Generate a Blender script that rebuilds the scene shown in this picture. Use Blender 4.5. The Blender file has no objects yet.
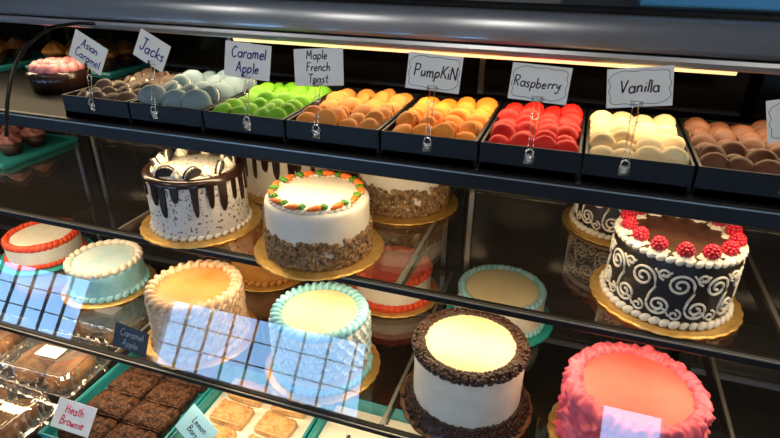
import bpy, bmesh, math, random
from math import sin, cos, pi, radians
from mathutils import Vector, Matrix, Euler, noise
random.seed(7)
Z0=1.5
S1=-.288+Z0; S2=-.50+Z0; S3=-.74+Z0; DK=-.93+Z0
scene=bpy.context.scene
scene.view_settings.view_transform='Standard'
COL=scene.collection

# ------------------------------------------------------------ materials
def mat(name,c1,c2=None,scale=30,rough=.5,metal=0,bump=0,bscale=None,sss=0,coat=0,emit=None,es=0,detail=4,lo=.35,hi=.65,spec=.5,stretch=None):
    m=bpy.data.materials.new(name); m.use_nodes=True
    nt=m.node_tree; b=nt.nodes['Principled BSDF']
    b.inputs['Base Color'].default_value=(*c1,1)
    b.inputs['Roughness'].default_value=rough
    b.inputs['Metallic'].default_value=metal
    b.inputs['Specular IOR Level'].default_value=spec
    if coat: b.inputs['Coat Weight'].default_value=coat
    if sss:
        b.inputs['Subsurface Weight'].default_value=sss
        b.inputs['Subsurface Scale'].default_value=.004
        b.inputs['Subsurface Radius'].default_value=(1,.6,.4)
    tc=nt.nodes.new('ShaderNodeTexCoord'); src=tc.outputs['Object']
    if stretch:
        mp=nt.nodes.new('ShaderNodeMapping'); mp.inputs['Scale'].default_value=stretch
        nt.links.new(src,mp.inputs['Vector']); src=mp.outputs['Vector']
    if c2:
        n=nt.nodes.new('ShaderNodeTexNoise'); n.inputs['Scale'].default_value=scale; n.inputs['Detail'].default_value=detail
        nt.links.new(src,n.inputs['Vector'])
        r=nt.nodes.new('ShaderNodeValToRGB')
        r.color_ramp.elements[0].position=lo; r.color_ramp.elements[0].color=(*c1,1)
        r.color_ramp.elements[1].position=hi; r.color_ramp.elements[1].color=(*c2,1)
        nt.links.new(n.outputs['Fac'],r.inputs['Fac']); nt.links.new(r.outputs['Color'],b.inputs['Base Color'])
    if bump:
        n2=nt.nodes.new('ShaderNodeTexNoise'); n2.inputs['Scale'].default_value=bscale or scale; n2.inputs['Detail'].default_value=4
        nt.links.new(src,n2.inputs['Vector'])
        bp=nt.nodes.new('ShaderNodeBump'); bp.inputs['Strength'].default_value=bump; bp.inputs['Distance'].default_value=.002
        nt.links.new(n2.outputs['Fac'],bp.inputs['Height']); nt.links.new(bp.outputs['Normal'],b.inputs['Normal'])
    if emit:
        b.inputs['Emission Color'].default_value=(*emit,1); b.inputs['Emission Strength'].default_value=es
    return m
def glassmat(name,mult=1.6,rough=0.0,base=0,col=(1,1,1),metal=1):
    m=bpy.data.materials.new(name); m.use_nodes=True
    nt=m.node_tree; b=nt.nodes['Principled BSDF']
    b.inputs['Base Color'].default_value=(*col,1); b.inputs['Metallic'].default_value=metal; b.inputs['Roughness'].default_value=rough
    b.inputs['Alpha'].default_value=.1
    mu=nt.nodes.new('ShaderNodeMath'); mu.operation='MULTIPLY_ADD'; mu.inputs[1].default_value=mult; mu.inputs[2].default_value=base; mu.use_clamp=True
    ge=nt.nodes.new('ShaderNodeLayerWeight'); ge.inputs['Blend'].default_value=.5
    pw=nt.nodes.new('ShaderNodeMath'); pw.operation='POWER'; pw.inputs[1].default_value=4.0
    ad=nt.nodes.new('ShaderNodeMath'); ad.operation='ADD'; ad.inputs[1].default_value=.045
    nt.links.new(ge.outputs['Facing'],pw.inputs[0]); nt.links.new(pw.outputs[0],ad.inputs[0])
    nt.links.new(ad.outputs[0],mu.inputs[0]); nt.links.new(mu.outputs[0],b.inputs['Alpha'])
    m.blend_method='BLEND'
    return m

M={}
M['white']=mat('cream_frosting',(.80,.75,.64),(.74,.68,.56),40,.5,bump=.25,bscale=60)
M['cream']=mat('ivory_frosting',(.86,.71,.38),(.90,.78,.48),14,.45,bump=.2,bscale=60)
M['speck']=mat('speckled_frosting',(.12,.07,.05),(.74,.69,.62),160,.5,bump=.2,detail=2,lo=.35,hi=.42)
M['choc']=mat('dark_chocolate',(.020,.008,.005),(.03,.012,.008),30,.25,bump=.1,coat=.2)
M['cookie']=mat('black_cookie',(.012,.008,.007),(.022,.015,.012),90,.6,bump=.3)
M['chocmatte']=mat('chocolate_sprinkle',(.022,.008,.004),(.06,.024,.012),200,.4)
M['black']=mat('black_frosting',(.012,.008,.007),(.018,.012,.011),40,.45,bump=.35,bscale=80)
M['blacktop']=mat('cocoa_top',(.06,.024,.016),(.10,.042,.026),40,.5,bump=.3)
M['nut']=mat('chopped_nut',(.09,.04,.014),(.42,.25,.11),120,.6,bump=.4)
M['orange']=mat('orange_icing',(.80,.14,.01),(.86,.20,.02),40,.4)
M['redorange']=mat('red_orange_icing',(.66,.045,.012),(.76,.09,.025),60,.4,bump=.3)
M['green']=mat('green_icing',(.04,.20,.01),(.08,.28,.02),40,.4)
M['rasp']=mat('raspberry_red',(.38,.005,.02),(.55,.015,.035),60,.3)
M['gold']=mat('gold_foil_board',(.68,.40,.10),(.80,.52,.18),70,.36,metal=.7,bump=.5,bscale=200)
M['brownboard']=mat('brown_scalloped_board',(.10,.04,.015),(.16,.07,.03),60,.4)
M['teal']=mat('turquoise_icing',(.20,.54,.64),(.38,.69,.76),40,.4,bump=.3)
M['paleblue']=mat('pale_blue_icing',(.48,.68,.74),(.70,.77,.76),20,.4,bump=.3)
M['tealboard']=mat('teal_board',(.02,.32,.31),(.03,.38,.36),20,.4)
M['caramel']=mat('caramel_icing',(.42,.16,.025),(.58,.26,.05),26,.35,bump=.2)
M['orangetop']=mat('orange_glaze',(.76,.26,.06),(.83,.36,.14),16,.35,bump=.2)
M['peach']=mat('cream_piping',(.60,.36,.20),(.82,.64,.44),70,.5,bump=.8,bscale=110)
M['pink']=mat('pink_frosting',(.78,.085,.15),(.88,.18,.24),16,.5,bump=.6,bscale=80)
M['salmon']=mat('coral_top',(.80,.12,.095),(.86,.17,.14),10,.5,bump=.25,bscale=50)
M['tray']=mat('black_plastic',(.007,.007,.008),None,20,.45,spec=.3)
M['blackmetal']=mat('black_enamel',(.006,.006,.007),(.010,.010,.011),10,.36,spec=.35)
M['shelfblack']=mat('matte_black_shelf',(.007,.007,.008),None,10,.6,spec=.22)
M['steel']=mat('brushed_steel',(.40,.42,.45),(.50,.52,.55),2,.30,metal=.75,stretch=(.6,12,12))
M['alu']=mat('aluminium_trim',(.40,.40,.38),(.46,.46,.44),20,.35,metal=.8)
M['panel']=mat('dark_back_panel',(.018,.015,.013),(.034,.028,.023),3,.10,spec=.6)
M['tealtray']=mat('teal_plastic_tray',(.02,.24,.28),(.03,.30,.34),8,.4)
M['bluecloth']=mat('blue_plastic_crate',(.05,.26,.48),(.08,.32,.56),8,.4)
M['brownie']=mat('brownie_crumb',(.020,.007,.004),(.14,.06,.03),110,.7,bump=1,bscale=140,spec=.3)
M['blond']=mat('blondie_crumb',(.60,.36,.15),(.74,.50,.26),50,.7,bump=.6,bscale=120,spec=.3)
M['blondtop']=mat('cookie_crust',(.52,.26,.09),(.70,.44,.20),40,.7,bump=.6,bscale=120,spec=.3)
M['muffin']=mat('baked_crust',(.17,.06,.018),(.48,.24,.09),35,.75,bump=.8,bscale=70,spec=.25)
M['paper']=mat('cream_card',(.90,.85,.75),(.86,.80,.70),5,.6)
M['whitecard']=mat('bright_white_card',(.95,.95,.95),None,5,.6)
M['ink']=mat('black_ink',(.02,.018,.03),None,10,.5)
M['blueink']=mat('blue_ink',(.015,.02,.22),None,10,.5)
M['redink']=mat('red_ink',(.75,.02,.08),None,10,.5)
M['chalk']=mat('chalk_ink',(.45,.50,.58),None,10,.5)
M['blackcard']=mat('black_card',(.02,.025,.035),None,10,.5)
M['tealcard']=mat('pale_blue_card',(.42,.78,.90),None,10,.5)
M['cup']=mat('brown_paper_cup',(.025,.010,.006),(.05,.02,.01),40,.5)
M['pinkice']=mat('rose_icing',(.50,.14,.16),(.66,.28,.29),40,.45)
M['darkrose']=mat('dark_rose_icing',(.20,.05,.05),(.38,.17,.15),60,.45)
M['lamp']=mat('led_lamp',(1,.8,.5),None,10,.5,emit=(1,.70,.30),es=1.25)
M['walls']=mat('painted_wall',(.40,.40,.40),(.44,.44,.44),3,.8)
M['ceil']=mat('ceiling_paint',(.55,.55,.55),(.59,.59,.59),3,.8)
M['acrylic']=glassmat('clear_acrylic',mult=3,rough=.08,base=.16)
M['clamshell']=glassmat('clear_clamshell_plastic',mult=2.8,rough=.05,base=.12,metal=.9)
M['front']=glassmat('front_glass',mult=1.55,rough=.012)
M['shelfglass']=glassmat('smoky_shelf_glass',mult=1.9,rough=.004,base=.02,col=(.86,.80,.72),metal=.98)
def tile():
    m=mat('floor_tile',(.4,.36,.3),None,5,.35)
    nt=m.node_tree; b=nt.nodes['Principled BSDF']
    br=nt.nodes.new('ShaderNodeTexBrick'); br.offset=0; br.inputs['Scale'].default_value=3
    br.inputs['Color1'].default_value=(.20,.17,.14,1); br.inputs['Color2'].default_value=(.23,.20,.16,1); br.inputs['Mortar'].default_value=(.08,.07,.06,1)
    br.inputs['Brick Width'].default_value=1; br.inputs['Row Height'].default_value=1; br.inputs['Mortar Size'].default_value=.015
    tc=nt.nodes.new('ShaderNodeTexCoord'); nt.links.new(tc.outputs['Object'],br.inputs['Vector']); nt.links.new(br.outputs['Color'],b.inputs['Base Color'])
    return m
M['floor']=tile()

# ------------------------------------------------------------ mesh builder
def sphere_t(seg=10,ring=7):
    v=[(0,0,1)];f=[]
    for i in range(1,ring):
        p=pi*i/ring
        for j in range(seg):
            a=2*pi*j/seg; v.append((sin(p)*cos(a),sin(p)*sin(a),cos(p)))
    v.append((0,0,-1))
    for j in range(seg):
        k=(j+1)%seg
        f.append((0,1+j,1+k))
        for i in range(ring-2):
            a=1+i*seg
            f.append((a+j,a+seg+j,a+seg+k,a+k))
        a=1+(ring-2)*seg
        f.append((a+j,len(v)-1,a+k))
    return v,f
SPH=sphere_t(); SPHS=sphere_t(6,4)
class MB:
    def __init__(s): s.v=[];s.f=[]
    def tmpl(s,t,m):
        o=len(s.v)
        for p in t[0]: s.v.append(tuple(m@Vector(p)))
        for q in t[1]: s.f.append(tuple(o+i for i in q))
    def sph(s,loc,sc,rot=(0,0,0),t=None):
        if not hasattr(sc,'__len__'): sc=(sc,)*3
        s.tmpl(t or SPH,Matrix.LocRotScale(Vector(loc),Euler(rot),Vector(sc)))
    def lathe(s,prof,seg=64,rf=None,m=None):
        o=len(s.v); n=len(prof); m=m or Matrix()
        for j in range(seg):
            a=2*pi*j/seg
            for i,(r,z) in enumerate(prof):
                rr,zz=(r,z) if rf is None else rf(a,r,z,i)
                s.v.append(tuple(m@Vector((rr*cos(a),rr*sin(a),zz))))
        for j in range(seg):
            k=(j+1)%seg
            for i in range(n-1):
                s.f.append((o+j*n+i,o+j*n+i+1,o+k*n+i+1,o+k*n+i))
    def tube(s,pts,r,seg=6,closed=False,taper=False):
        pts=[Vector(p) for p in pts]; n=len(pts); o=len(s.v)
        up=Vector((0,0,1))
        for i,p in enumerate(pts):
            a=pts[(i-1)%n] if (closed or i>0) else p
            b=pts[(i+1)%n] if (closed or i<n-1) else p
            t=(b-a).normalized()
            u=t.cross(up)
            if u.length<1e-3: u=t.cross(Vector((0,1,0)))
            u.normalize(); w=u.cross(t).normalized()
            rr=r[i] if hasattr(r,'__len__') else r
            if taper:
                rr*=max(.25,min(1,4*min(i,n-1-i)/n+.3))
            for k in range(seg):
                an=2*pi*k/seg
                s.v.append(tuple(p+u*cos(an)*rr+w*sin(an)*rr))
        m=n if closed else n-1
        for i in range(m):
            j=(i+1)%n
            for k in range(seg):
                l=(k+1)%seg
                s.f.append((o+i*seg+k,o+i*seg+l,o+j*seg+l,o+j*seg+k))
        if not closed:
            s.f.append(tuple(o+k for k in range(seg))[::-1]); s.f.append(tuple(o+(n-1)*seg+k for k in range(seg)))
    def box(s,c,d,m=None):
        o=len(s.v); m=m or Matrix()
        for x in(-.5,.5):
            for y in(-.5,.5):
                for z in(-.5,.5): s.v.append(tuple(m@Vector((c[0]+x*d[0],c[1]+y*d[1],c[2]+z*d[2]))))
        for q in((0,1,3,2),(4,6,7,5),(0,4,5,1),(2,3,7,6),(0,2,6,4),(1,5,7,3)): s.f.append(tuple(o+i for i in q))
    def mesh(s,name,mt,smooth=True):
        me=bpy.data.meshes.new(name); me.from_pydata(s.v,[],s.f)
        bm=bmesh.new(); bm.from_mesh(me); bmesh.ops.remove_doubles(bm,verts=bm.verts,dist=1e-6); bmesh.ops.recalc_face_normals(bm,faces=bm.faces); bm.to_mesh(me); bm.free()
        me.materials.append(M[mt] if isinstance(mt,str) else mt)
        if smooth: me.polygons.foreach_set('use_smooth',[True]*len(me.polygons))
        return me
    def obj(s,name,mt,parent=None,loc=(0,0,0),smooth=True,rot=(0,0,0),bevel=0):
        o=bpy.data.objects.new(name,s.mesh(name,mt,smooth)); COL.objects.link(o)
        o.location=loc; o.rotation_euler=rot
        if parent: o.parent=parent
        if bevel:
            b=o.modifiers.new('bevel','BEVEL'); b.width=bevel; b.segments=3; b.limit_method='ANGLE'
        return o
def empty(name,label,cat,loc,rot=(0,0,0),group=None):
    e=bpy.data.objects.new(name,None); e.empty_display_size=.02; COL.objects.link(e)
    e.location=loc; e.rotation_euler=rot; e['label']=label; e['category']=cat
    if group: e['group']=group
    return e
def tag(o,label,cat,group=None):
    o['label']=label; o['category']=cat
    if group: o['group']=group
    return o
def struct(o): o['kind']='structure'; return o
def dup(o,loc,rot=None,parent=None,scale=None):
    c=o.copy(); COL.objects.link(c); c.location=loc
    if rot is not None: c.rotation_euler=rot
    if scale is not None: c.scale=scale
    if parent: c.parent=parent
    for ch in [x for x in o.children]:
        d=ch.copy(); COL.objects.link(d); d.parent=c
        for g in [x for x in ch.children]:
            h=g.copy(); COL.objects.link(h); h.parent=d
    return c
circ=[(.22+.19*sin(t*pi/5),.25+.25*cos(t*pi/5)) for t in range(11)]
G={'a':(.54,[[(.22+.19*sin(-t*pi/5),.24+.24*cos(t*pi/5)) for t in range(11)],[(.42,.5),(.42,.02)],[(.42,.04),(.50,.0)]]),
'b':(.5,[[(.05,1),(.05,0)],[(.05,.3),(.25,.5),(.42,.25),(.22,0),(.05,.1)]]),
'c':(.48,[[(.4,.42),(.2,.5),(.03,.25),(.18,0),(.42,.1)]]),
'e':(.5,[[(.06,.25),(.4,.3),(.25,.5),(.05,.28),(.15,0),(.42,.08)]]),
'h':(.48,[[(.05,1),(.05,0)],[(.05,.3),(.22,.5),(.36,.38),(.37,0)]]),
'i':(.2,[[(.08,.5),(.09,0)],[(.08,.70),(.10,.74)]]),
'k':(.46,[[(.05,1),(.05,0)],[(.36,.5),(.06,.2)],[(.12,.25),(.4,0)]]),
'l':(.2,[[(.08,1),(.09,0)]]),
'm':(.66,[[(.04,.5),(.05,0)],[(.05,.35),(.18,.5),(.27,.38),(.28,0)],[(.28,.35),(.42,.5),(.52,.38),(.53,0)]]),
'n':(.48,[[(.05,.5),(.05,0)],[(.05,.33),(.22,.5),(.36,.38),(.37,0)]]),
'o':(.5,[circ]),
'p':(.5,[[(.05,.5),(.04,-.4)],[(.05,.35),(.25,.5),(.42,.28),(.25,0),(.06,.1)]]),
'r':(.38,[[(.05,.5),(.06,0)],[(.06,.3),(.18,.48),(.34,.46)]]),
's':(.42,[[(.34,.43),(.18,.5),(.06,.38),(.3,.18),(.2,0),(.03,.06)]]),
't':(.36,[[(.15,.85),(.15,.1),(.3,.02)],[(0,.55),(.32,.57)]]),
'u':(.5,[[(.04,.5),(.06,.1),(.2,0),(.36,.2),(.37,.5)],[(.37,.5),(.4,0)]]),
'w':(.62,[[(.02,.5),(.14,0)],[(.14,0),(.27,.42)],[(.27,.42),(.40,0)],[(.40,0),(.53,.5)]]),
'y':(.48,[[(.04,.5),(.08,.22),(.22,.15),(.36,.5)],[(.38,.5),(.3,-.25),(.12,-.42),(.03,-.25)]]),
'A':(.62,[[(0,0),(.28,1)],[(.28,1),(.52,0)],[(.1,.35),(.45,.35)]]),
'B':(.6,[[(.05,1),(.05,0)],[(.05,.98),(.38,.9),(.35,.6),(.06,.53)],[(.06,.53),(.45,.42),(.42,.08),(.04,0)]]),
'C':(.62,[[(.5,.85),(.3,1),(.05,.6),(.12,.12),(.35,0),(.54,.15)]]),
'F':(.52,[[(.05,1),(.05,0)],[(.05,1),(.48,1)],[(.05,.55),(.38,.56)]]),
'H':(.62,[[(.05,1),(.05,0)],[(.5,1),(.5,0)],[(.05,.52),(.5,.55)]]),
'J':(.56,[[(.1,1),(.52,1)],[(.36,1),(.36,.15),(.2,0),(.03,.2)]]),
'M':(.78,[[(.04,0),(.08,1)],[(.08,1),(.34,.35)],[(.34,.35),(.6,1)],[(.6,1),(.66,0)]]),
'P':(.56,[[(.05,1),(.05,0)],[(.05,.98),(.42,.92),(.40,.55),(.06,.47)]]),
'R':(.6,[[(.05,1),(.05,0)],[(.05,.98),(.42,.92),(.38,.56),(.06,.5)],[(.15,.5),(.5,0)]]),
'T':(.58,[[(.0,1),(.55,1)],[(.27,1),(.27,0)]]),
'V':(.6,[[(.02,1),(.26,0)],[(.26,0),(.54,1)]]),
'N':(.62,[[(.05,0),(.05,1)],[(.05,1),(.5,0)],[(.5,0),(.5,1)]]),'L':(.5,[[(.05,1),(.05,0)],[(.05,0),(.44,.02)]]),
'K':(.56,[[(.05,1),(.05,0)],[(.46,1),(.06,.45)],[(.14,.52),(.5,0)]]),
' ':(.3,[])}
def smoothpts(p,n=5):
    if len(p)<3: return p
    out=[]
    for i in range(len(p)-1):
        a=p[max(0,i-1)];b=p[i];c=p[i+1];d=p[min(len(p)-1,i+2)]
        for k in range(n):
            t=k/n
            out.append(tuple(.5*((2*b[q])+(-a[q]+c[q])*t+(2*a[q]-5*b[q]+4*c[q]-d[q])*t*t+(-a[q]+3*b[q]-3*c[q]+d[q])*t**3) for q in(0,1)))
    out.append(p[-1]); return out
def textmesh(body,size,mt,slant=.12,wt=.055,widths=1.10,jit=1.0):
    rnd=random.Random(body); b=MB(); lines=body.split('\n'); cap=size; lh=cap*1.36
    for li,ln in enumerate(lines):
        W=sum(G[c][0]*widths for c in ln)*cap; x=-W/2+rnd.uniform(-.2,.2)*cap; y0=(len(lines)-1)*lh/2-li*lh-cap*.42
        for c in ln:
            w,st=G[c]; dy=rnd.uniform(-.06,.06)*cap*jit; k=1+rnd.uniform(-.07,.08)*jit; sl=slant+rnd.uniform(-.07,.07)*jit
            for s in st:
                pts=[(x+px*cap*k+(py*cap)*sl,y0+dy+py*cap*k,0) for px,py in smoothpts(s)]
                b.tube(pts,cap*wt,6)
            x+=w*widths*cap
    for i,v in enumerate(b.v): b.v[i]=(v[0],v[1],v[2]*.25)
    return b.mesh('lettering',mt)

# ------------------------------------------------------------ room
def plane_box(name,c,d,mt,kind=True):
    b=MB(); b.box((0,0,0),d); o=b.obj(name,mt,loc=c,smooth=False)
    if kind: struct(o)
    return o
XL,XR,YF,YB,H=-5.2,3.0,-2.5,2.4,2.8
plane_box('floor',((XL+XR)/2,(YF+YB)/2,-.05),(XR-XL+.4,YB-YF+.4,.1),'floor')
plane_box('ceiling',((XL+XR)/2,(YF+YB)/2,H+.05),(XR-XL+.4,YB-YF+.4,.1),'ceil')
plane_box('wall_back',((XL+XR)/2,YB+.05,H/2),(XR-XL+.4,.1,H),'walls')
plane_box('wall_left',(XL-.05,(YF+YB)/2,H/2),(.1,YB-YF,H),'walls')
plane_box('wall_right',(XR+.05,(YF+YB)/2,H/2),(.1,YB-YF,H),'walls')
wins=[(-4.85,-3.50),(-2.75,-1.00),(.42,.76),(1.30,1.75)]
WZ0,WZ1=.48,.97
b=MB()
b.box(((XL+XR)/2,YF-.05,WZ0/2),(XR-XL+.4,.1,WZ0)); b.box(((XL+XR)/2,YF-.05,(WZ1+H)/2),(XR-XL+.4,.1,H-WZ1))
xs=[XL-.2]+[q for w in wins for q in w]+[XR+.2]
for i in range(0,len(xs),2): b.box(((xs[i]+xs[i+1])/2,YF-.05,(WZ0+WZ1)/2),(xs[i+1]-xs[i],.1,WZ1-WZ0))
struct(b.obj('wall_front','walls',smooth=False))
for n,(a,c) in enumerate(wins):
    b=MB(); w=c-a; k=max(2,round(w/.2)) if n<2 else 1
    for i in range(k+1): b.box((a+w*i/k,YF-.03,(WZ0+WZ1)/2),(.007,.03,WZ1-WZ0))
    for i in range(4 if n<2 else 2): b.box(((a+c)/2,YF-.03,WZ0+(WZ1-WZ0)*i/(3 if n<2 else 1)),(w,.03,.007))
    struct(b.obj('window_%d'%(n+1),'blackmetal',smooth=False))

# ------------------------------------------------------------ display case
case=empty('display_case','long refrigerated bakery display case with steel header and black shelves','display case',(0,0,0))
CX0,CX1=-2.0,.80; CL=CX1-CX0; CM=(CX0+CX1)/2
def part(name,c,d,mt,bev=0,par=case,smooth=False):
    b=MB(); b.box((0,0,0),d); return b.obj(name,mt,par,c,smooth,bevel=bev)
YBK=1.22
part('base_cabinet',(CM,.81,(DK-.02)/2),(CL,.90,DK-.02),'blackmetal',.01)
part('deck',(CM,.81,DK-.01),(CL,.90,.02),'shelfblack')
part('back_panel',(CM,YBK+.02,(DK+Z0-.104)/2),(CL,.04,Z0-.104-DK-.002),'panel')
for x in(CX0-.01,CX1+.01):
    b=MB()
    pr=[(.36,DK-.02),(.62,Z0-.25),(.64,Z0-.21),(.67,Z0-.172),(.72,Z0-.14),(.785,Z0-.123),(.845,Z0-.12),(1.26,Z0-.12),(1.26,DK-.02)]
    for dx in(-.01,.01): b.v+= [(x+dx,y,z) for y,z in pr]
    n=len(pr); b.f+=[tuple(range(n)),tuple(range(2*n-1,n-1,-1))]+[(i,(i+1)%n,n+(i+1)%n,n+i) for i in range(n)]
    b.obj('end_panel','blackmetal',case,smooth=False)
def extr(name,prof,x0,x1,mt,closed=True,smooth=False,par=case,nx=1):
    b=MB(); n=len(prof)
    for i in range(nx+1): b.v+=[(x0+(x1-x0)*i/nx,y,z) for y,z in prof]
    for i in range(nx):
        for k in range(n if closed else n-1):
            l=(k+1)%n; b.f.append((i*n+k,i*n+l,(i+1)*n+l,(i+1)*n+k))
    if closed: b.f+= [tuple(range(n)),tuple(range(nx*n,nx*n+n))[::-1]]
    return b.obj(name,mt,par,smooth=smooth)
extr('header_lip',[(.842,Z0-.150),(.836,Z0-.147),(.834,Z0-.141),(.836,Z0-.136),(.905,Z0-.136),(.905,Z0-.141),(.875,Z0-.145),(.87,Z0-.150)],CX0,CX1,'steel')
fc=[(.843,Z0-.134)]+[(.836+.022*(1-cos((q/10)*pi/2)) ,Z0-.132+.042*sin((q/10)*pi/2)) for q in range(11)]
hd=extr('header',fc+[(.905,Z0-.090),(.905,Z0-.134)],CX0,CX1,'steel')
for p in hd.data.polygons: p.use_smooth=abs(p.normal.x)<.5 and p.normal.y<-.02 and p.normal.z>-.1
extr('counter_top',[(.906,Z0-.11),(.880,Z0-.089),(.878,Z0-.084),(.884,Z0-.080),(1.28,Z0-.080),(1.28,Z0-.11)],CX0,CX1,'blackmetal')
gp=[(.848,-.142),(.80,-.135),(.75,-.135),(.72,-.143),(.69,-.157),(.665,-.178),(.645,-.205),(.631,-.232),(.62,-.26),(.612,-.285)]
b=MB(); b.tube([(-.852,y,z+Z0) for y,z in gp],.0030,8); b.obj('glass_gasket','blackmetal',case)
gy=lambda z:.711+.364*z
extr('reflection_pane',[(gy(z),z+Z0) for z in(-.472,-.590)],CX0+.002,-.215,'front',closed=False)  # added strip standing in for the full front glass, sized to catch window reflections
extr('reflection_pane',[(gy(z),z+Z0) for z in(-.478,-.560)],.04,.50,'front',closed=False)  # second added strip, for the window reflection low on the pink cake
for x,zb in((-.222,-.59),(-1.99,-.59),(.495,-.56)):
    b=MB(); b.tube([(x,gy(zb)-.004,Z0+zb),(x,gy(-.93)+.0,DK)],.003,6); b.obj('added_pane_post','acrylic',case)  # added stand for the reflecting strips, not a part of the case
part('lamp_housing',(-.20,.905,Z0-.150),(.86,.040,.012),'blackmetal',.003)
b=MB(); b.tube([(-.40,0,0),(.40,0,0)],.0045,10); b.obj('led_tube','lamp',case,(-.20,.895,Z0-.160))
part('upper_shelf',(CM,.955,S1-.008),(CL-.002,.44,.014),'shelfblack')
part('shelf_front_rail',(CM,.729,S1-.012),(CL-.002,.012,.028),'blackmetal',.003)
part('shelf_trim_line',(CM,.7215,S1-.002),(CL-.004,.002,.002),'alu')
JX=[-1.36,-.80,-.235,.33]
xs=[CX0]+JX+[CX1]
for zz,yf in((S2,.735),(S3,.66)):
    for i in range(len(xs)-1):
        part('glass_shelf',((xs[i]+xs[i+1])/2,(yf+1.18)/2,zz-.005),(xs[i+1]-xs[i]-.008,1.18-yf,.008),'shelfglass')
    part('shelf_front_rail',(CM,yf-.007,zz-.008),(CL-.002,.012,.016),'blackmetal',.003)
    part('shelf_trim_line',(CM,yf-.0145,zz-.002),(CL-.004,.002,.002),'alu')
    part('shelf_back_rail',(CM,1.19,zz-.010),(CL-.002,.02,.022),'blackmetal',.003)
    for x in JX:
        part('shelf_joint',(x,(yf+1.18)/2,zz-.0055),(.006,1.18-yf,.008),'alu')
        b=MB(); b.v=[(x+dx,y,z) for dx in(-.004,.004) for y,z in((1.2,zz-.012),(1.2,zz-.06),(1.14,zz-.045),(yf+.02,zz-.022),(yf+.02,zz-.012))]
        b.f=[(0,1,2,3,4),(9,8,7,6,5)]+[(i,(i+1)%5,5+(i+1)%5,5+i) for i in range(5)]
        b.obj('shelf_bracket','blackmetal',case,smooth=False)
for x in JX: part('upright',(x,1.21,(DK+Z0-.13)/2),(.03,.02,Z0-.13-DK-.01),'blackmetal')
for i,x in enumerate((-1.66,-1.08,-.52,.05,.56)):
    b=MB(); hz=Z0-.14-DK; 
    for s in(-1,1): b.box((s*.255,0,0),(.012,.008,hz-.02)); b.box((0,0,s*(hz/2-.02)),(.52,.008,.012))
    b.obj('rear_door_frame','alu' if i%2 else 'steel',case,(x,1.212,(DK+Z0-.14)/2),smooth=False)

def alight(name,loc,sx,sy,rot,w,col=(1,.76,.45)):
    l=bpy.data.lights.new(name,'AREA'); l.shape='RECTANGLE'; l.size=sx; l.size_y=sy; l.energy=w; l.color=col
    o=bpy.data.objects.new(name,l); COL.objects.link(o); o.location=loc; o.rotation_euler=rot; return o
alight('case_lamp',(-.5,.885,Z0-.175),2.4,.02,(radians(-16),0,0),4.0)
alight('case_lamp',(-.5,.775,S1-.032),2.4,.02,(radians(2),0,0),3.8)
alight('case_lamp',(-.5,.765,S2-.028),2.4,.02,(radians(-8),0,0),3.7)
alight('case_lamp',(-.5,.70,S3-.028),2.4,.02,(radians(-4),0,0),4.2)
for x,y in((-1.8,-.6),(-.5,-1.0),(.9,-.6)):
    alight('room_fill_light',(x,y,2.74),.5,.5,(0,0,0),9,(1,.93,.82))  # unseen fill lights added overhead to brighten the signs and header

# ------------------------------------------------------------ macarons
def macaron_meshes(cs,cf,name,light=None):
    R=.0180
    b=MB()
    prof=[(0,.0104),(R*.35,.0101),(R*.65,.0092),(R*.85,.0078),(R*.96,.0060),(R*.985,.0051),(R*.96,.0047)]
    b.lathe(prof+[(R*1.03,.0044),(R*1.045,.0037),(R*1.0,.0028),(0,.0028)],24,lambda a,r,z,i:((r*(1+.022*sin(a*13+i*2)) if i>6 else r),z))
    ms=mat(name+'_shell',cs,tuple(min(1,c*1.2) for c in cs),60,.55,bump=.15,bscale=150,spec=.35)
    sh=b.mesh('shell',ms); sh2=sh
    if light:
        sh2=sh.copy(); sh2.materials[0]=mat(name+'_pale_shell',light,tuple(min(1,c*1.1) for c in light),60,.55,bump=.15,bscale=150,spec=.35)
    mf=mat(name+'_filling',cf,None,60,.5)
    b=MB(); b.lathe([(0,.0031),(R*.90,.0031),(R*.95,.0015),(R*.95,-.0015),(R*.90,-.0031),(0,-.0031)],20)
    return sh,sh2,b.mesh('filling',mf)
flav=[('asian_caramel',(.070,.042,.028),(.52,.46,.38),'brown macaron with pale shell and filling'),
('jacks',(.14,.215,.26),(.58,.60,.56),'large grey-blue macaron with white filling'),
('caramel_apple',(.15,.42,.015),(.10,.10,.015),'bright green macaron with dark filling'),
('maple',(.60,.23,.045),(.22,.08,.015),'orange-brown maple macaron'),
('pumpkin',(.80,.26,.025),(.46,.15,.03),'orange pumpkin macaron'),
('raspberry',(.70,.012,.007),(.22,.006,.010),'bright red raspberry macaron'),
('vanilla',(.76,.60,.32),(.56,.40,.20),'pale cream vanilla macaron'),
('chocolate',(.13,.045,.02),(.06,.02,.01),'dark chocolate brown macaron')]
BX=[-.868,-.722,-.574,-.424,-.268,-.122,.016,.152,.288]
tray_first=None
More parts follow.
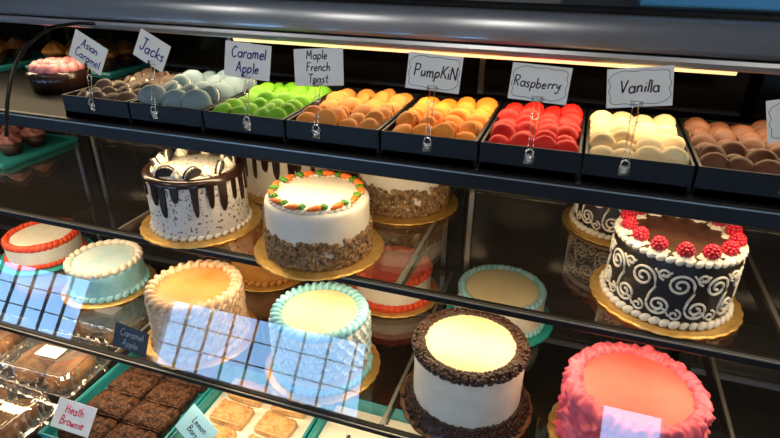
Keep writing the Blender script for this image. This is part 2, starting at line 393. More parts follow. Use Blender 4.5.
for k,(fn,cs,cf,lab) in enumerate(flav):
    xc=(BX[k]+BX[k+1])/2; wd=BX[k+1]-BX[k]
    y0,y1=.742,.972
    sc=((wd-.004)/.132,1,1)
    if tray_first is None:
        b=MB(); w=.132; d=y1-y0; h=.040; t=.003
        b.box((0,0,.006),(w,d,.012)); 
        b.box((-w/2+t/2,0,h/2),(t,d,h)); b.box((w/2-t/2,0,h/2),(t,d,h)); b.box((0,-d/2+t/2,h/2),(w-2*t,t,h)); b.box((0,d/2-t/2,h/2),(w-2*t,t,h))
        tray_first=b.obj('macaron_tray','tray',None,(xc,(y0+y1)/2,S1-.001),smooth=False,bevel=.0008)
        tray_first.scale=sc; tr=tray_first
    else: tr=dup(tray_first,(xc,(y0+y1)/2,S1-.001),scale=sc)
    tag(tr,'black plastic tray holding rows of macarons','tray','black macaron trays')
    sh,sh2,fi=macaron_meshes(cs,cf,fn,(.45,.38,.30) if k==0 else None)
    base=None; nc=3 if k==1 else 4; S=1.28 if k==1 else 1.0
    for c in range(nc):
        y=y0+.022*S+random.uniform(-.003,.004); rollc=random.uniform(-.3,.3)
        while y<y1-.016*S:
            x=xc+(c-(nc-1)/2)*(wd-.012)/(nc+.12)+random.uniform(-.0025,.0025)
            z=S1+.030*S+random.uniform(-.004,.006)
            tilt=radians(50+random.uniform(-20,14)); rr=(tilt,rollc+random.uniform(-.25,.25),random.uniform(-.5,.5)); q=S*random.uniform(.93,1.06)
            if base is None:
                base=empty('macaron',lab+' leaning in a black tray','macaron',(x,y,z),rr,fn.replace('_',' ')+' macarons'); base.scale=(q,q,q)
                a=bpy.data.objects.new('shell',sh); COL.objects.link(a); a.parent=base
                a=bpy.data.objects.new('shell',sh2); COL.objects.link(a); a.parent=base; a.rotation_euler=(pi,0,0)
                a=bpy.data.objects.new('filling',fi); COL.objects.link(a); a.parent=base
            else: dup(base,(x,y,z),rr,scale=(q,q,q))
            y+=random.uniform(.0270,.0310)*S

# ------------------------------------------------------------ signs
def sign(text,x,z,roll=0,w=.086,h=.05,size=.016,yaw=0,lean=12,y=.728,ink='ink',ornate=True,stem=True,wt=.06,jit=1.0):
    e=empty('price_sign',('cream card sign reading %s on a clear holder'%text.replace('\n',' ')) if text else 'cream flavour card on a clear holder','sign',(x,y,z),(radians(90-lean),0,radians(yaw)),'flavour signs')
    rm=Matrix.Rotation(radians(roll),4,'Z')
    b=MB(); b.box((0,0,0),(w,h,.0012),rm); b.obj('card','paper',e,smooth=False,bevel=.0004)
    if ornate:
        pts=[]
        n=72
        for i in range(n):
            t=i/n*2*pi
            ct,st=cos(t),sin(t); k=(abs(ct)**6+abs(st)**6)**(-1/6)
            px=ct*k*w*.455; py=st*k*h*.42; s=1+.035*sin(t*10)
            pts.append(rm@Vector((px*s,py*s,.0009)))
        b=MB(); b.tube(pts,.0003,4,closed=True); b.obj('printed_border','ink',e)
    if text:
        me=textmesh(text,size,ink,wt=wt,jit=jit)
        o=bpy.data.objects.new('lettering',me); COL.objects.link(o); o.parent=e; o.location=(0,0,.0009); o.rotation_euler=(0,0,radians(roll))
    if stem:
        b=MB(); L=z-(S1+.040)
        for s in(-1,1):
            b.tube([(s*.003,-h*.3,-.002),(s*.003,-h*.5,-.002),(s*.004,-h*.5-.012,.001),(s*.0025,-L*.75,0),(s*.004,-L-.004,0)],.0010,6)
        ring=[(cos(t*pi/8)*.0045,-h*.5-.018+sin(t*pi/8)*.0045,.001) for t in range(16)]
        b.tube(ring,.0010,6,closed=True)
        ring=[(cos(t*pi/8)*.005,-L+sin(t*pi/8)*.005,.001) for t in range(16)]
        b.tube(ring,.0010,6,closed=True)
        b.box((0,-L-.008,0),(.013,.012,.003)); b.box((0,-h*.42,.0012),(.014,.007,.002))
        b.obj('holder','acrylic',e)
    return e
sign('Asian\nCaramel',-.768,Z0-.168,-24,size=.0140,ink='blueink',ornate=False,w=.070,h=.046,wt=.065)
sign('Jacks',-.640,Z0-.157,-24,size=.0185,ink='blueink',ornate=False,w=.060,h=.044)
sign('Caramel\nApple',-.470,Z0-.161,-3,size=.0155,ink='blueink',ornate=False,w=.077,h=.050,wt=.065)
sign('Maple\nFrench\nToast',-.355,Z0-.162,5,size=.0120,ink='ink',ornate=False,w=.076,h=.051,wt=.062,jit=.3)
sign('PumpKiN',-.187,Z0-.157,-2,size=.0150,w=.074,h=.047)
sign('Raspberry',-.050,Z0-.160,-2,size=.0125,w=.073,h=.045)
sign('Vanilla',.066,Z0-.155,8,size=.0150,w=.073,h=.046)
sign('',.242,Z0-.174,14,size=.017,w=.074,h=.048)

# ------------------------------------------------------------ cakes
def board(e,r,mt='gold',n=28):
    b=MB(); b.lathe([(0,0),(r*.96,0),(r,.0012),(r,.0028),(r*.96,.004),(0,.004)],n*6,lambda a,rr,z,i:(rr*(1+.018*abs(sin(a*n/2))) if rr>.01 else rr,z))
    b.obj('cake_board',mt,e)
def body(e,r,h,mt,amp=.0008,top=None):
    prof=[(0,h)]+[(r*q,h) for q in(.3,.6,.85)]+[(r-.008,h-.0003),(r-.004,h-.0015),(r-.001,h-.005)]+[(r,h-.01-(h-.02)*q/8) for q in range(9)]+[(r-.001,.005),(0,.005)]
    def rf(a,rr,z,i):
        n=noise.noise(Vector((cos(a)*3,sin(a)*3,z*40+r*50)))
        return (rr+n*amp if rr>.01 else rr),(z+(n*amp if i<5 and rr>.01 else 0))
    b=MB(); b.lathe(prof,96,rf); b.obj('cake_body',mt,e)
    if top:
        b=MB(); q=r-.012; b.lathe([(0,h+.0035),(q*.5,h+.0035),(q*.9,h+.003),(q,h+.001),(q,h-.002)],64,lambda a,rr,z,i:(rr,z+noise.noise(Vector((cos(a)*rr*60,sin(a)*rr*60,r*90)))*.0007)); b.obj('cake_top',top,e)
def shells(e,R,z,n,s,mt,name='piped_border',tilt=.5,zs=1.0,jit=.1):
    b=MB()
    for i in range(n):
        a=2*pi*i/n; k=s*(1+random.uniform(-jit,jit))
        b.sph((R*cos(a),R*sin(a),z),(k*.85,k*1.35,k*zs),(tilt*.5,0,a+tilt))
        b.sph((R*cos(a+.5*pi/n),R*sin(a+.5*pi/n),z+k*.35*zs),(k*.5,k*.8,k*.5*zs),(tilt,0,a+tilt))
    return b.obj(name,mt,e)
def rope(e,R,z,n,s,mt,name='piped_border'):
    b=MB(); N=n*14; pts=[]
    for i in range(N):
        t=i/N; a=2*pi*t; p=2*pi*n*t
        rr=R+s*.75*cos(p); zz=z+s*.55*sin(p)
        pts.append((rr*cos(a+.02*sin(p)),rr*sin(a+.02*sin(p)),zz))
    b.tube(pts,s*.50,7,closed=True)
    b.lathe([(R-s*.8,z-s*.4),(R-s*.45,z+s*.5),(R+s*.45,z+s*.5),(R+s*.8,z-s*.6)],48)
    return b.obj(name,mt,e)
def dollop_mesh(s,mt,twist=6):
    b=MB(); pr=[(0,0),(s,.0),(s*1.05,s*.3),(s*.85,s*.62),(s*.62,s*.85),(s*.6,s*.95),(s*.36,s*1.25),(s*.15,s*1.5),(0,s*1.6)]
    b.lathe(pr,36,lambda a,r,z,i:(r*(1+.14*sin(a*6+z/s*twist*.5)),z)); return b.mesh('dollop',mt)
def put(me,name,e,loc,rot=(0,0,0),sc=(1,1,1)):
    o=bpy.data.objects.new(name,me); COL.objects.link(o); o.parent=e; o.location=loc; o.rotation_euler=rot; o.scale=sc; return o
def drip(e,r,h,nd=16,base=.012,var=.045,inner=.0,seed=1,mt='choc'):
    rnd=random.Random(seed); ds=[(2*pi*(i+rnd.uniform(-.25,.25))/nd,rnd.uniform(.2,1)*var,rnd.uniform(.055,.085)) for i in range(nd)]
    def L(a):
        v=0
        for c,l,w in ds:
            d=abs((a-c+pi)%(2*pi)-pi)
            if d<w: v=max(v,l*math.sqrt(max(0,1-(d/w)**2))**.6)
        return base+v
    N=360; rows=12; b=MB()
    for j in range(N):
        a=2*pi*j/N; l=L(a); col=[(inner*r,h+.0025),(r*.9,h+.003),(r-.005,h+.003),(r+.0005,h+.001),(r+.0026,h-.004)]
        for q in range(1,rows+1):
            f=q/rows; rr=r+.0026+(.0012*f if l>base+.005 else 0)
            if q==rows: rr=r-.001
            col.append((rr,h-.004-(l-.004)*f))
        n=len(col)
        for rr,z in col: b.v.append((rr*cos(a),rr*sin(a),z))
    for j in range(N):
        k=(j+1)%N
        for i in range(n-1): b.f.append((j*n+i,j*n+i+1,k*n+i+1,k*n+i))
    b.obj('chocolate_drip',mt,e)
def bits(e,name,mt,r,z0,z1,n,s,seed=2,spread=.002):
    rnd=random.Random(seed); b=MB()
    for i in range(n):
        a=rnd.uniform(0,2*pi); f=rnd.random(); top=z1+.010*noise.noise(Vector((cos(a)*5,sin(a)*5,seed))); z=z0+(top-z0)*(f**1.1); rr=r+rnd.uniform(-.001,spread)
        k=s*rnd.uniform(.55,1.45)
        m=Matrix.LocRotScale(Vector((rr*cos(a),rr*sin(a),z)),Euler((rnd.uniform(0,3),rnd.uniform(0,3),rnd.uniform(0,3))),Vector((k,k*.8,k*.55)))
        b.tmpl(SPHS,m)
    o=b.obj(name,mt,e,smooth=False); o['kind']='stuff'; return o
def cake(lab,x,y,z,rot=0): return empty('cake',lab,'cake',(x,y,z),(0,0,rot))
def halfdisc(r,t,rough=0):
    b=MB(); n=20; o=[]
    for s in(-t/2,t/2):
        o.append(len(b.v))
        for i in range(n+1):
            a=pi*i/n; q=r*(1+(.03*sin(a*24) if rough else 0)); b.v.append((q*cos(a),s,q*sin(a)))
    m=n+1
    b.f.append(tuple(range(m))[::-1]); b.f.append(tuple(range(m,2*m)))
    for i in range(m): j=(i+1)%m; b.f.append((i,j,m+j,m+i))
    return b
def drip_cake(x,y,lab,r=.091,h=.116,seed=1,toppings=True,base=.009,var=.062,bd='white'):
    e=cake(lab,x,y,S2,seed)
    board(e,r*1.25); body(e,r,h,bd if not toppings else 'speck'); drip(e,r,h,22,base=base,var=var,seed=seed,inner=.84)
    b=MB(); b.lathe([(0,h+.003),(r*.85,h+.003),(r*.86,h)],48); b.obj('cake_top','speck' if toppings else 'white',e)
    if toppings:
        dm=dollop_mesh(.0115,'white')
        d1=MB()
        for s in(-1,1):
            q=halfdisc(.018,.0036,1); o=len(d1.v); d1.v+=[(a,c+s*.0038,z) for a,c,z in q.v]; d1.f+=[tuple(o+i for i in f) for f in q.f]
        cm=d1.mesh('cookie_half','cookie',smooth=False); fm=halfdisc(.0166,.0042).mesh('cookie_cream','white',smooth=False)
        for i in range(8):
            a=2*pi*i/8; put(dm,'dollop',e,(r*.72*cos(a),r*.72*sin(a),h+.003),(0,0,a))
            ang=a+.39
            c=put(cm,'cookie_half',e,(r*.72*cos(ang),r*.72*sin(ang),h+.004),(.18,0,ang+pi/2+random.uniform(.35,.75)))
            put(fm,'cookie_cream',c,(0,0,0))
    shells(e,r+.001,.008,38,.005,'white','piped_base')
    return e
drip_cake(-.667,.817,'speckled white cake with chocolate drip, cream dollops and cookies')
drip_cake(-.60,1.04,'white cake with chocolate drip standing behind others',seed=5,toppings=False,base=.03,var=.05)

def nut_cake(x,y,lab,carrots=True,topm='white',r=.091,h=.105,nt=.52):
    e=cake(lab,x,y,S2,.3); board(e,r*1.27); body(e,r,h,'white',top=topm)
    bits(e,'chopped_nuts','nut',r,.006,h*nt,2200,.0047)
    if carrots:
        shells(e,r*.87,h+.002,44,.0055,'white',zs=.6)
        for i in range(13):
            a=2*pi*i/13
            c=MB(); c.tube([(0,-.015,0),(0,-.007,.001),(0,.003,.0015),(0,.009,.0015)],[.0018,.0044,.0063,.0046],8)
            for q in(-2,0,2): c.sph((q*.0004,-.002+q*.003,.0042),(.0055,.001,.0014))
            put(c.mesh('carrot',M['orange']),'icing_carrot',e,(r*.85*cos(a),r*.85*sin(a),h+.007),(0,0,a+.25),(1,1,.85))
            g=MB()
            for q in(-.6,0,.6): g.tube([(0,0,0),(sin(q)*.008,.008*cos(q),.002),(sin(q)*.013,.012*cos(q),.001)],[.0035,.0038,.001],6)
            put(g.mesh('leaf','green'),'icing_leaf',e,((r*.85)*cos(a)-.009*sin(a+.25),(r*.85)*sin(a)+.009*cos(a+.25),h+.008),(0,0,a+.25))
    else: shells(e,r*.86,h+.003,40,.007,'white')
    return e
nut_cake(-.405,.80,'white carrot cake with chopped nuts and orange icing carrots')
nut_cake(-.323,1.04,'white cake with cream top and chopped nuts round its base',carrots=False,topm='cream',nt=.6)

def raspberry_mesh():
    b=MB(); rnd=random.Random(3)
    for j,(zz,rr,n) in enumerate([(.002,.0075,9),(.006,.0088,10),(.0105,.0078,9),(.0145,.0052,6),(.017,.0018,3)]):
        for i in range(n):
            a=2*pi*(i+.5*(j%2))/n; b.sph((rr*cos(a),rr*sin(a),zz),.0031,t=SPHS)
    b.sph((0,0,.008),(.0075,.0075,.009))
    return b.mesh('raspberry','rasp')
RM=raspberry_mesh(); DM=dollop_mesh(.0125,'white')
def black_cake(x,y,lab,r=.088,h=.108):
    e=cake(lab,x,y,S2,.2); board(e,r*1.24); body(e,r,h,'black',top='blacktop')
    b=MB(); n=11; T=.0020; p=2*pi/n; K=(h-.004)/.118
    def P(a,z): return ((r+.0008)*cos(a),(r+.0008)*sin(a),z*K)
    def motif(a0,flip):
        s=-1 if flip else 1
        def sp(zc,ac,R,turns,ph,d):
            pts=[]
            N=44
            for i in range(N+1):
                f=i/N; t=ph+d*f*turns*2*pi; q=R*(1-.82*f)
                pts.append((ac+s*q*cos(t)/r,zc+q*sin(t)/K))
            return pts
        U=sp(.083,a0-s*.004/r,.0175,1.8,0,1)
        Lw=sp(.041,a0+s*.024/r,.0160,1.8,pi,1)
        line=U[::-1]+[(a0+s*(.0150)/r,.071),(a0+s*(.010)/r,.057)]+Lw
        b.tube([P(*q) for q in line],T,6,taper=False)
        for (zc,dx,R,ph) in((.028,-.003,.0095,pi*.5),(.098,.024,.0090,-pi*.5)):
            V=sp(zc,a0+s*dx/r,R,1.3,ph,-1); b.tube([P(*q) for q in V],T*.85,6)
        b.tube([P(a0+(.020+.02*f)/r,.024+.012*sin(f*pi)+.0*f) for f in [k/10 for k in range(11)]],T*.8,6)
        b.tube([P(a0+(.010+.022*f)/r,.104-.010*sin(f*pi)) for f in [k/10 for k in range(11)]],T*.8,6)
    for i in range(n): motif(p*i,False)
    b.obj('piped_scrollwork','white',e)
    shells(e,r-.002,h+.001,44,.0052,'white')
    shells(e,r+.003,.010,44,.006,'white','piped_base')
    for i in range(14):
        a=2*pi*i/14
        put(DM,'dollop',e,((r-.014)*cos(a),(r-.014)*sin(a),h+.002),(0,0,a),(1.1,1.1,.5))
        put(RM,'raspberry',e,((r-.014)*cos(a),(r-.014)*sin(a),h+.008),(random.uniform(-.2,.2),random.uniform(-.2,.2),a),(1.04,1.04,.95))
    return e
black_cake(.172,.838,'black cake with white piped scrolls and raspberries on its rim')
black_cake(.11,1.08,'black and white scroll cake standing behind the raspberry cake',r=.085,h=.11)

def ring_cake(x,y,lab,r,h,side,top,border,bs=.011,n=26,brd='gold',base=None,rot=0,rings=1,br=1.25,inset=.006,swirl=False):
    e=cake(lab,x,y,S3,rot); board(e,r*br,brd); body(e,r,h,side,top=top,amp=.0012)
    if swirl: rope(e,r-inset-.002,h+.003,n,bs,border)
    else:
        for q in range(rings):
            shells(e,r-inset-q*bs*1.2,h+.002+q*.002,int(n*(1-.1*q)),bs,border)
    shells(e,r+.002,.010,int(n*1.2),bs*.8,base or border,'piped_base')
    return e
ring_cake(-1.25,.91,'low white cake with fringed red-orange icing border',.086,.056,'white','white','redorange',.009,40,brd='tealboard')
ring_cake(-.99,.85,'pale blue cake with white centre and shell border',.082,.070,'teal','paleblue','white',.009,26,base='teal')
def cover(e,r,z0,z1,rows,n,s,mt,name):
    b=MB()
    for q in range(rows):
        z=z0+(z1-z0)*(q+.5)/rows
        for i in range(n):
            a=2*pi*(i+.5*(q%2))/n; k=s*random.uniform(.8,1.25)
            b.sph(((r)*cos(a),(r)*sin(a),z+random.uniform(-.002,.002)),(k*.45,k*1.2,k*.8),(.5+random.uniform(-.6,.6),.3,a+.4))
    return b.obj(name,mt,e)
e=ring_cake(-.67,.765,'caramel orange topped cake with cream scalloped piping',.090,.116,'peach','orangetop','peach',.0105,28,swirl=True)
cover(e,.090,.02,.112,9,42,.0078,'peach','piped_side')
e=ring_cake(-.394,.765,'pale yellow cake with ruffled turquoise piping',.088,.122,'white','cream','teal',.0095,36,swirl=True)
b=MB()
for q in range(4):
    N=30*12; z=.108-.021*q; pts=[]
    for i in range(N):
        t=i/N; a=2*pi*t; pp=2*pi*30*t+q*1.5
        pts.append(((.0905+.002*sin(pp*2))*cos(a+.03*cos(pp)),(.0905+.002*sin(pp*2))*sin(a+.03*cos(pp)),z+.007*sin(pp)))
    b.tube(pts,.0034,6,closed=True)
b.obj('piped_side','paleblue',e)
e=ring_cake(-.67,1.04,'caramel cake with brown icing at the back',.085,.08,'caramel','orangetop','caramel',.009,28)
e=ring_cake(-.345,1.05,'white cake with bright red fringe on a board',.086,.066,'white','salmon','redorange',.010,34)
e=ring_cake(-.095,1.035,'cream topped cake with turquoise border on teal board',.092,.070,'white','cream','teal',.008,40,brd='tealboard')
e=cake('white cake with pale yellow top ringed by chocolate sprinkles',-.112,.762,S3)
r,h=.094,.128
board(e,r*1.24,'brownboard',22); body(e,r,h,'white',top='cream')
b=MB(); rnd=random.Random(9)
for i in range(900):
    a=rnd.uniform(0,2*pi); t=rnd.uniform(-.25*pi,1.05*pi); q=.0100
    m=Matrix.LocRotScale(Vector(((r-.007+q*cos(t)*1.0)*cos(a),(r-.007+q*cos(t)*1.0)*sin(a),h-.001+q*.75*sin(t))),Euler((rnd.uniform(0,3),rnd.uniform(0,3),rnd.uniform(0,3))),Vector((.0032,.0032,.0038)))
    b.tmpl(SPHS,m)
b.lathe([(r-.018,h),(r-.015,h+.005),(r-.007,h+.007),(r-.001,h+.003),(r+.001,h-.004)],48)
o=b.obj('sprinkle_ring','chocmatte',e); o['kind']='stuff'
b=MB()
for i in range(1300):
    a=rnd.uniform(0,2*pi); f=rnd.random(); rr=r+.002+.018*(1-f)**1.3*rnd.random()
    m=Matrix.LocRotScale(Vector((rr*cos(a),rr*sin(a),.006+.024*f)),Euler((rnd.uniform(0,3),0,rnd.uniform(0,3))),Vector((.0034,.0034,.0040)))
    b.tmpl(SPHS,m)
b.lathe([(r+.016,.004),(r+.012,.014),(r+.004,.026),(r-.001,.030)],48)
o=b.obj('sprinkle_base','chocmatte',e); o['kind']='stuff'
e=cake('pink cake with thick wavy ruffled frosting and coral top',.153,.757,S3)
r,h=.104,.115
board(e,r*1.14)
b=MB()
pr=[(r*.78,h-.004),(r*.79,h+.004),(r*.82,h+.009),(r*.86,h+.011),(r*.90,h+.009),(r*.94,h+.010),(r*.98,h+.007),(r*1.01,h+.001),(r*1.015,h-.005)]+[(r*1.0,h-.012-(h-.02)*q/44) for q in range(45)]+[(0,.005)]
def rf(a,rr,z,i):
    if rr<.01: return rr,z
    w=.0042*sin(a*22+3.2*sin(z*80+sin(a*5)*2.5))+.0016*sin(z*260+a*11+sin(a*8))+noise.noise(Vector((cos(a)*9,sin(a)*9,z*95)))*.0065
    k=1 if i>6 else .5
    return rr+w*k,z+(noise.noise(Vector((cos(a)*11,sin(a)*11,9+rr*130)))*.007+.0016*sin(a*24+rr*200) if i<9 and i>0 else 0)
b.lathe(pr,440,rf); b.obj('ruffled_frosting','pink',e)
b=MB(); b.lathe([(0,h+.002),(r*.4,h+.002),(r*.7,h+.002),(r*.82,h+.001)],64,lambda a,rr,z,i:(rr,z+noise.noise(Vector((cos(a)*rr*40,sin(a)*rr*40,2)))*.0015)); b.obj('cake_top','salmon',e)

def card(text,loc,w,h,cm,ink,size,roll=0,lean=20,yaw=0,lab='',wt=.06):
    e=empty('product_tag',lab,'sign',loc,(radians(90-lean),0,radians(yaw)))
    rm=Matrix.Rotation(radians(roll),4,'Z')
    b=MB(); b.box((0,h/2,0),(w,h,.0012),rm); b.obj('card',cm,e,smooth=False,bevel=.0004)
    me=textmesh(text,size,ink,wt=wt); o=bpy.data.objects.new('lettering',me); COL.objects.link(o); o.parent=e; o.location=rm@Vector((0,h/2,.0009)); o.rotation_euler=(0,0,radians(roll))
    return e
card('Caramel\nApple',(-.774,.668,S3+.001),.082,.050,'blackcard','chalk',.0150,-6,lab='small black card with chalk writing on the glass shelf',wt=.05)
card('Heath\nBrownie',(-.880,.572,DK+.029),.098,.058,'whitecard','redink',.0170,0,lean=42,lab='white card with red handwriting propped on brownies',wt=.075)
card('Lemon\nBars',(-.635,.628,DK+.036),.080,.058,'tealcard','ink',.0135,-28,lean=42,lab='pale blue card lying against a pastry square')

# ------------------------------------------------------------ deck trays
def deck_tray(x,y,w=.25,d=.30,h=.028,mt='tealtray'):
    b=MB(); t=.004
    b.box((0,0,.002),(w,d,.004))
    for s in(-1,1):
        b.box((s*(w/2-t/2),0,h/2),(t,d,h)); b.box((0,s*(d/2-t/2),h/2),(w-2*t,t,h))
    b.tube([(-w/2,-d/2,h),(w/2,-d/2,h),(w/2,d/2,h),(-w/2,d/2,h)],.004,6,closed=True)
    o=b.obj('pastry_tray',mt,None,(x,y,DK),smooth=False)
    return tag(o,'shallow turquoise plastic tray with pastry squares','tray','pastry trays')
def square(name,lab,mt,mt2,w,d,h):
    e=empty(name,lab,'pastry',(0,0,0),group=name.replace('_',' ')+' squares')
    bm=bmesh.new(); bmesh.ops.create_cube(bm,size=1); 
    for v in bm.verts: v.co=Vector((v.co.x*w,v.co.y*d,(v.co.z+.5)*h))
    bmesh.ops.bevel(bm,geom=bm.edges[:],offset=.0025,segments=2,affect='EDGES')
    bmesh.ops.subdivide_edges(bm,edges=bm.edges[:],cuts=4,use_grid_fill=True)
    for v in bm.verts: v.co+=Vector(noise.noise_vector(v.co*90))*.0022
    me=bpy.data.meshes.new('base'); bm.to_mesh(me); bm.free(); me.materials.append(M[mt]); me.polygons.foreach_set('use_smooth',[True]*len(me.polygons))
    o=bpy.data.objects.new('crumb_base',me); COL.objects.link(o); o.parent=e
    b=MB(); rnd=random.Random(4)
    for i in range(280):
        b.sph((rnd.uniform(-.47,.47)*w,rnd.uniform(-.47,.47)*d,h+rnd.uniform(-.0005,.001)),(rnd.uniform(.001,.0028),rnd.uniform(.001,.0024),.0016),(0,0,rnd.uniform(0,3)),t=SPHS)
    b.obj('crumbled_topping',mt2,e,smooth=False)['kind']='stuff'
    return e
for ti,(x,nm,lab,m1,m2) in enumerate([(-.808,'brownie','dark chocolate brownie square with crumbly topping','brownie','brownie'),(-.548,'dessert_bar','golden brown dessert bar on white paper','blond','blondtop'),(-.288,None,None,None,None),(-.028,'brownie','dark chocolate brownie square with crumbly topping','brownie','brownie')]):
    deck_tray(x,.70)
    if ti in(1,2):
        b=MB(); b.box((0,0,.0005),(.235,.285,.001)); tag(b.obj('paper_liner','paper',None,(x,.70,DK+.0042),smooth=False),'white paper liner in a turquoise tray','paper')
    if nm is None: continue
    s=None
    for r in range(4):
        for c in range(2):
            if ti==1 and (r,c)==(0,1): continue
            p=(x+(c-.5)*.104+random.uniform(-.002,.002),.70-.102+r*.0675+random.uniform(-.001,.001),DK+.0055)
            ro=(0,0,random.uniform(-.04,.04) if m1=='brownie' else random.uniform(-.15,.15))
            if s is None: s=square(nm,lab,m1,m2,.098 if m1=='brownie' else .078,.062 if m1=='brownie' else .052,.021); s.location=p; s.rotation_euler=ro
            else: dup(s,p,ro,scale=(random.uniform(.96,1.02),random.uniform(.96,1.02),random.uniform(.9,1.12)))

def loaf_meshes():
    b=MB(); b.lathe([(0,.010),(.026,.010),(.0315,.018),(.032,.028),(.028,.038),(.016,.045),(0,.048)],48,lambda a,r,z,i:(r*(1+.10*noise.noise(Vector((cos(a)*2.5,sin(a)*2.5,z*60)))),z+.004*noise.noise(Vector((cos(a)*r*60,sin(a)*r*60,3)))-(.003*max(0,1-abs(cos(a)*r)/.006) if z>.03 else 0)))
    c=MB(); c.lathe([(0,0),(.026,0),(.031,.016),(.030,.015),(0,.012)],48,lambda a,r,z,i:(r*(1+.02*sin(a*24)),z))
    return b.mesh('loaf_top','muffin'),c.mesh('paper_liner','cup')
mt_,mc_=loaf_meshes(); muf=None
def clamshell(x,y,rot):
    e=empty('clamshell_box','clear plastic clamshell box holding two brown loaves','box',(x,y,DK),(0,0,rot),'clamshell boxes')
    w,d=.210,.145
    def ring(w,d,z,r=.016,rib=0):
        pts=[]
        cs=[(1,1,0),(-1,1,90),(-1,-1,180),(1,-1,270)]
        for ci,(cx,cy,a0) in enumerate(cs):
            for q in range(5):
                a=radians(a0+q*22.5); pts.append((cx*(w/2-r)+r*cos(a),cy*(d/2-r)+r*sin(a),z))
            nx,ny,_=cs[(ci+1)%4]
            p=pts[-1]; a=radians(cs[(ci+1)%4][2]); t=(nx*(w/2-r)+r*cos(a),ny*(d/2-r)+r*sin(a))
            for q in range(1,12):
                f=q/12; px=p[0]+(t[0]-p[0])*f; py=p[1]+(t[1]-p[1])*f; s=1-rib*(q%2)
                pts.append((px*s if ci%2 else px,py if ci%2 else py*s,z))
        return pts
    def shell(z0,z1,w0,w1,name):
        b=MB(); 
        rs=[ring(w*w1*.80,d*w1*.74,z1-.003*(1 if z1>z0 else -1)),ring(w*w1*.84,d*w1*.80,z1),ring(w*w1*.92,d*w1*.89,z1),ring(w*w1*.97,d*w1*.95,z1-(z1-z0)*.15,rib=.02),ring(w*w0*.99,d*w0*.99,z0,rib=.03),ring(w*w0,d*w0,z0),ring(w*w0*1.05,d*w0*1.05,z0)]
        for r in rs: b.v+=r
        n=len(rs[0])
        for i in range(len(rs)-1):
            for k in range(n): l=(k+1)%n; b.f.append((i*n+k,i*n+l,(i+1)*n+l,(i+1)*n+k))
        b.f.append(tuple(range(n)))
        b.obj(name,'clamshell',e,smooth=False)
    shell(.034,.003,1.0,.93,'box_base'); shell(.036,.076,1.0,.97,'box_lid')
    b=MB(); b.box((0,0,.0775),(.06,.034,.0006)); b.obj('sticker','whitecard',e,smooth=False)
    b=MB(); b.tube([(-w*.45,d*.52,.035),(w*.45,d*.52,.035)],.002,6); b.obj('hinge','clamshell',e)
    b=MB(); R=[Vector(p) for p in ring(w*1.05,d*1.05,.035)]; b.tube(R,.0015,5,closed=True)
    R=[Vector(p) for p in ring(w*.97*.92,d*.97*.89,.076)]; b.tube(R,.0013,5,closed=True); b.obj('rolled_edge','acrylic',e)
    global muf
    m=Matrix.Rotation(rot,4,'Z')
    for i in range(2):
        p=Vector((x,y,DK+.0055))+m@Vector(((i-.5)*.090,0,0)); sc=(1.30,1.95,1.30)
        if muf is None:
            muf=empty('loaf','brown baked loaf inside a clear plastic box','bread',p,(0,0,rot),group='boxed loaves'); muf.scale=sc
            put(mt_,'loaf_top',muf,(0,0,0)); put(mc_,'paper_liner',muf,(0,0,0))
        else: dup(muf,p,(0,0,rot+pi*random.randint(0,1)),scale=sc)
clamshell(-1.06,.71,.05); clamshell(-1.055,.545,-.04); clamshell(-1.30,.72,.06); clamshell(-1.06,.885,0)

def cupcake_proto(icing,lab,grp):
    e=empty('cupcake',lab,'cupcake',(0,0,0),group=grp)
    b=MB(); b.lathe([(0,0),(.020,0),(.028,.030),(0,.030)],44,lambda a,r,z,i:(r*(1+.035*sin(a*22)),z)); b.obj('paper_cup','cup',e)
    b=MB(); s=.027; b.lathe([(0,.029),(s,.030),(s*1.08,.036),(s*.92,.042),(s*.7,.046),(s*.68,.049),(s*.42,.054),(s*.2,.058),(0,.060)],40,lambda a,r,z,i:(r*(1+.10*sin(a*7+z*120)),z)); b.obj('icing_swirl',icing,e)
    return e
def cup_tray(x,y,z,nx,ny,ic,lab,grp,w=.26,d=.22):
    b=MB(); b.box((0,0,.003),(w,d,.006)); b.tube([(-w/2,-d/2,.008),(w/2,-d/2,.008),(w/2,d/2,.008),(-w/2,d/2,.008)],.005,6,closed=True)
    tag(b.obj('serving_tray','tealtray',None,(x,y,z),smooth=False),'flat turquoise tray carrying cupcakes','tray','cupcake trays')
    p=None
    for i in range(nx):
        for j in range(ny):
            q=(x+(i-(nx-1)/2)*.072,y+(j-(ny-1)/2)*.070,z+.0065)
            if p is None: p=cupcake_proto(ic,lab,grp); p.location=q
            else: dup(p,q,(0,0,random.uniform(0,6)))
cup_tray(-1.41,1.0,S2,3,2,'darkrose','cupcake with dark rose icing in brown paper cup','rose cupcakes')
cup_tray(-1.44,1.05,S1,3,2,'muffin','cupcake with brown icing in brown paper cup','brown cupcakes',.26,.20)
cup_tray(-1.14,1.09,S1,3,2,'caramel','cupcake with caramel icing in brown paper cup','caramel cupcakes',.25,.16)
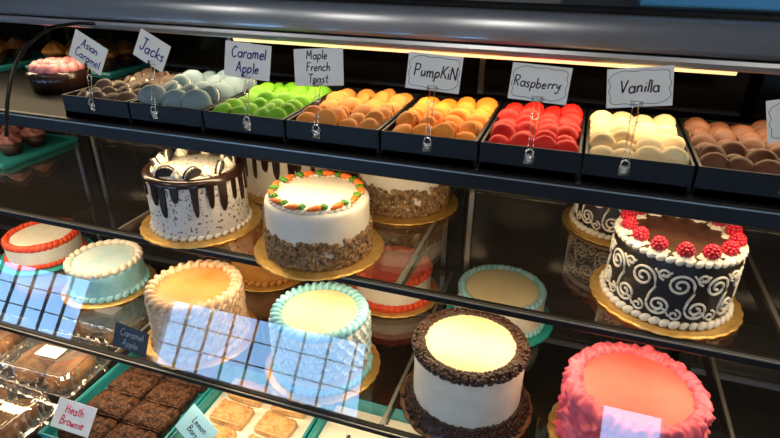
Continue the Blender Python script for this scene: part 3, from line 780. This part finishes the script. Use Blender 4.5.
pe=empty('small_cake','small chocolate cake with piped pink rose icing','cake',(-1.04,.90,S1))
b=MB(); b.lathe([(0,.0),(.054,0),(.060,.036),(.054,.042),(0,.042)],60,lambda a,r,z,i:(r*(1+.03*sin(a*24)),z)); b.obj('cake_body','choc',pe)
shells(pe,.042,.046,14,.012,'pinkice'); shells(pe,.017,.050,7,.012,'pinkice','piped_rosette')

CT=Z0-.080
def ctray(x,y,w,d,h,mt,lab,cat='tray',nm='storage_tray'):
    b=MB(); b.box((0,0,h/2),(w,d,h)); b.tube([(-w/2,-d/2,h),(w/2,-d/2,h),(w/2,d/2,h),(-w/2,d/2,h)],.004,6,closed=True)
    return tag(b.obj(nm,mt,None,(x,y,CT),smooth=False,bevel=.002),lab,cat)
ctray(-1.25,1.00,.42,.18,.03,'tealtray','turquoise plastic tray lying on the case top')
ctray(-.50,1.00,.44,.18,.022,'tealtray','long turquoise tray on top of the display case')
ctray(.19,.985,.26,.17,.03,'bluecloth','blue plastic tray on the counter top')
b=MB()
for i in range(6): b.box((random.uniform(-.004,.004),random.uniform(-.003,.003),.002+i*.004),(.18,.15,.0036))
tag(b.obj('paper_stack','whitecard',None,(-.14,1.02,CT),smooth=False),'stack of pale paper sheets on the counter top','paper')

# ------------------------------------------------------------ world & camera
w=bpy.data.worlds.new('sky'); scene.world=w; w.use_nodes=True
bg=w.node_tree.nodes['Background']; bg.inputs[0].default_value=(.30,.58,1,1); bg.inputs[1].default_value=10
psi,th,rho=radians(18.7),radians(26.5),radians(.5)
fwd=Vector((-sin(psi)*cos(th),cos(psi)*cos(th),-sin(th))); right=Vector((cos(psi),sin(psi),0)); up=right.cross(fwd)
r2=right*cos(rho)+up*sin(rho); u2=up*cos(rho)-right*sin(rho)
cam=bpy.data.cameras.new('camera'); co=bpy.data.objects.new('camera',cam); COL.objects.link(co)
m=Matrix((r2,u2,-fwd)).transposed().to_4x4(); m.translation=Vector((0,0,Z0)); co.matrix_world=m
cam.sensor_width=36; cam.lens=560/780*36; cam.clip_start=.01
scene.camera=co
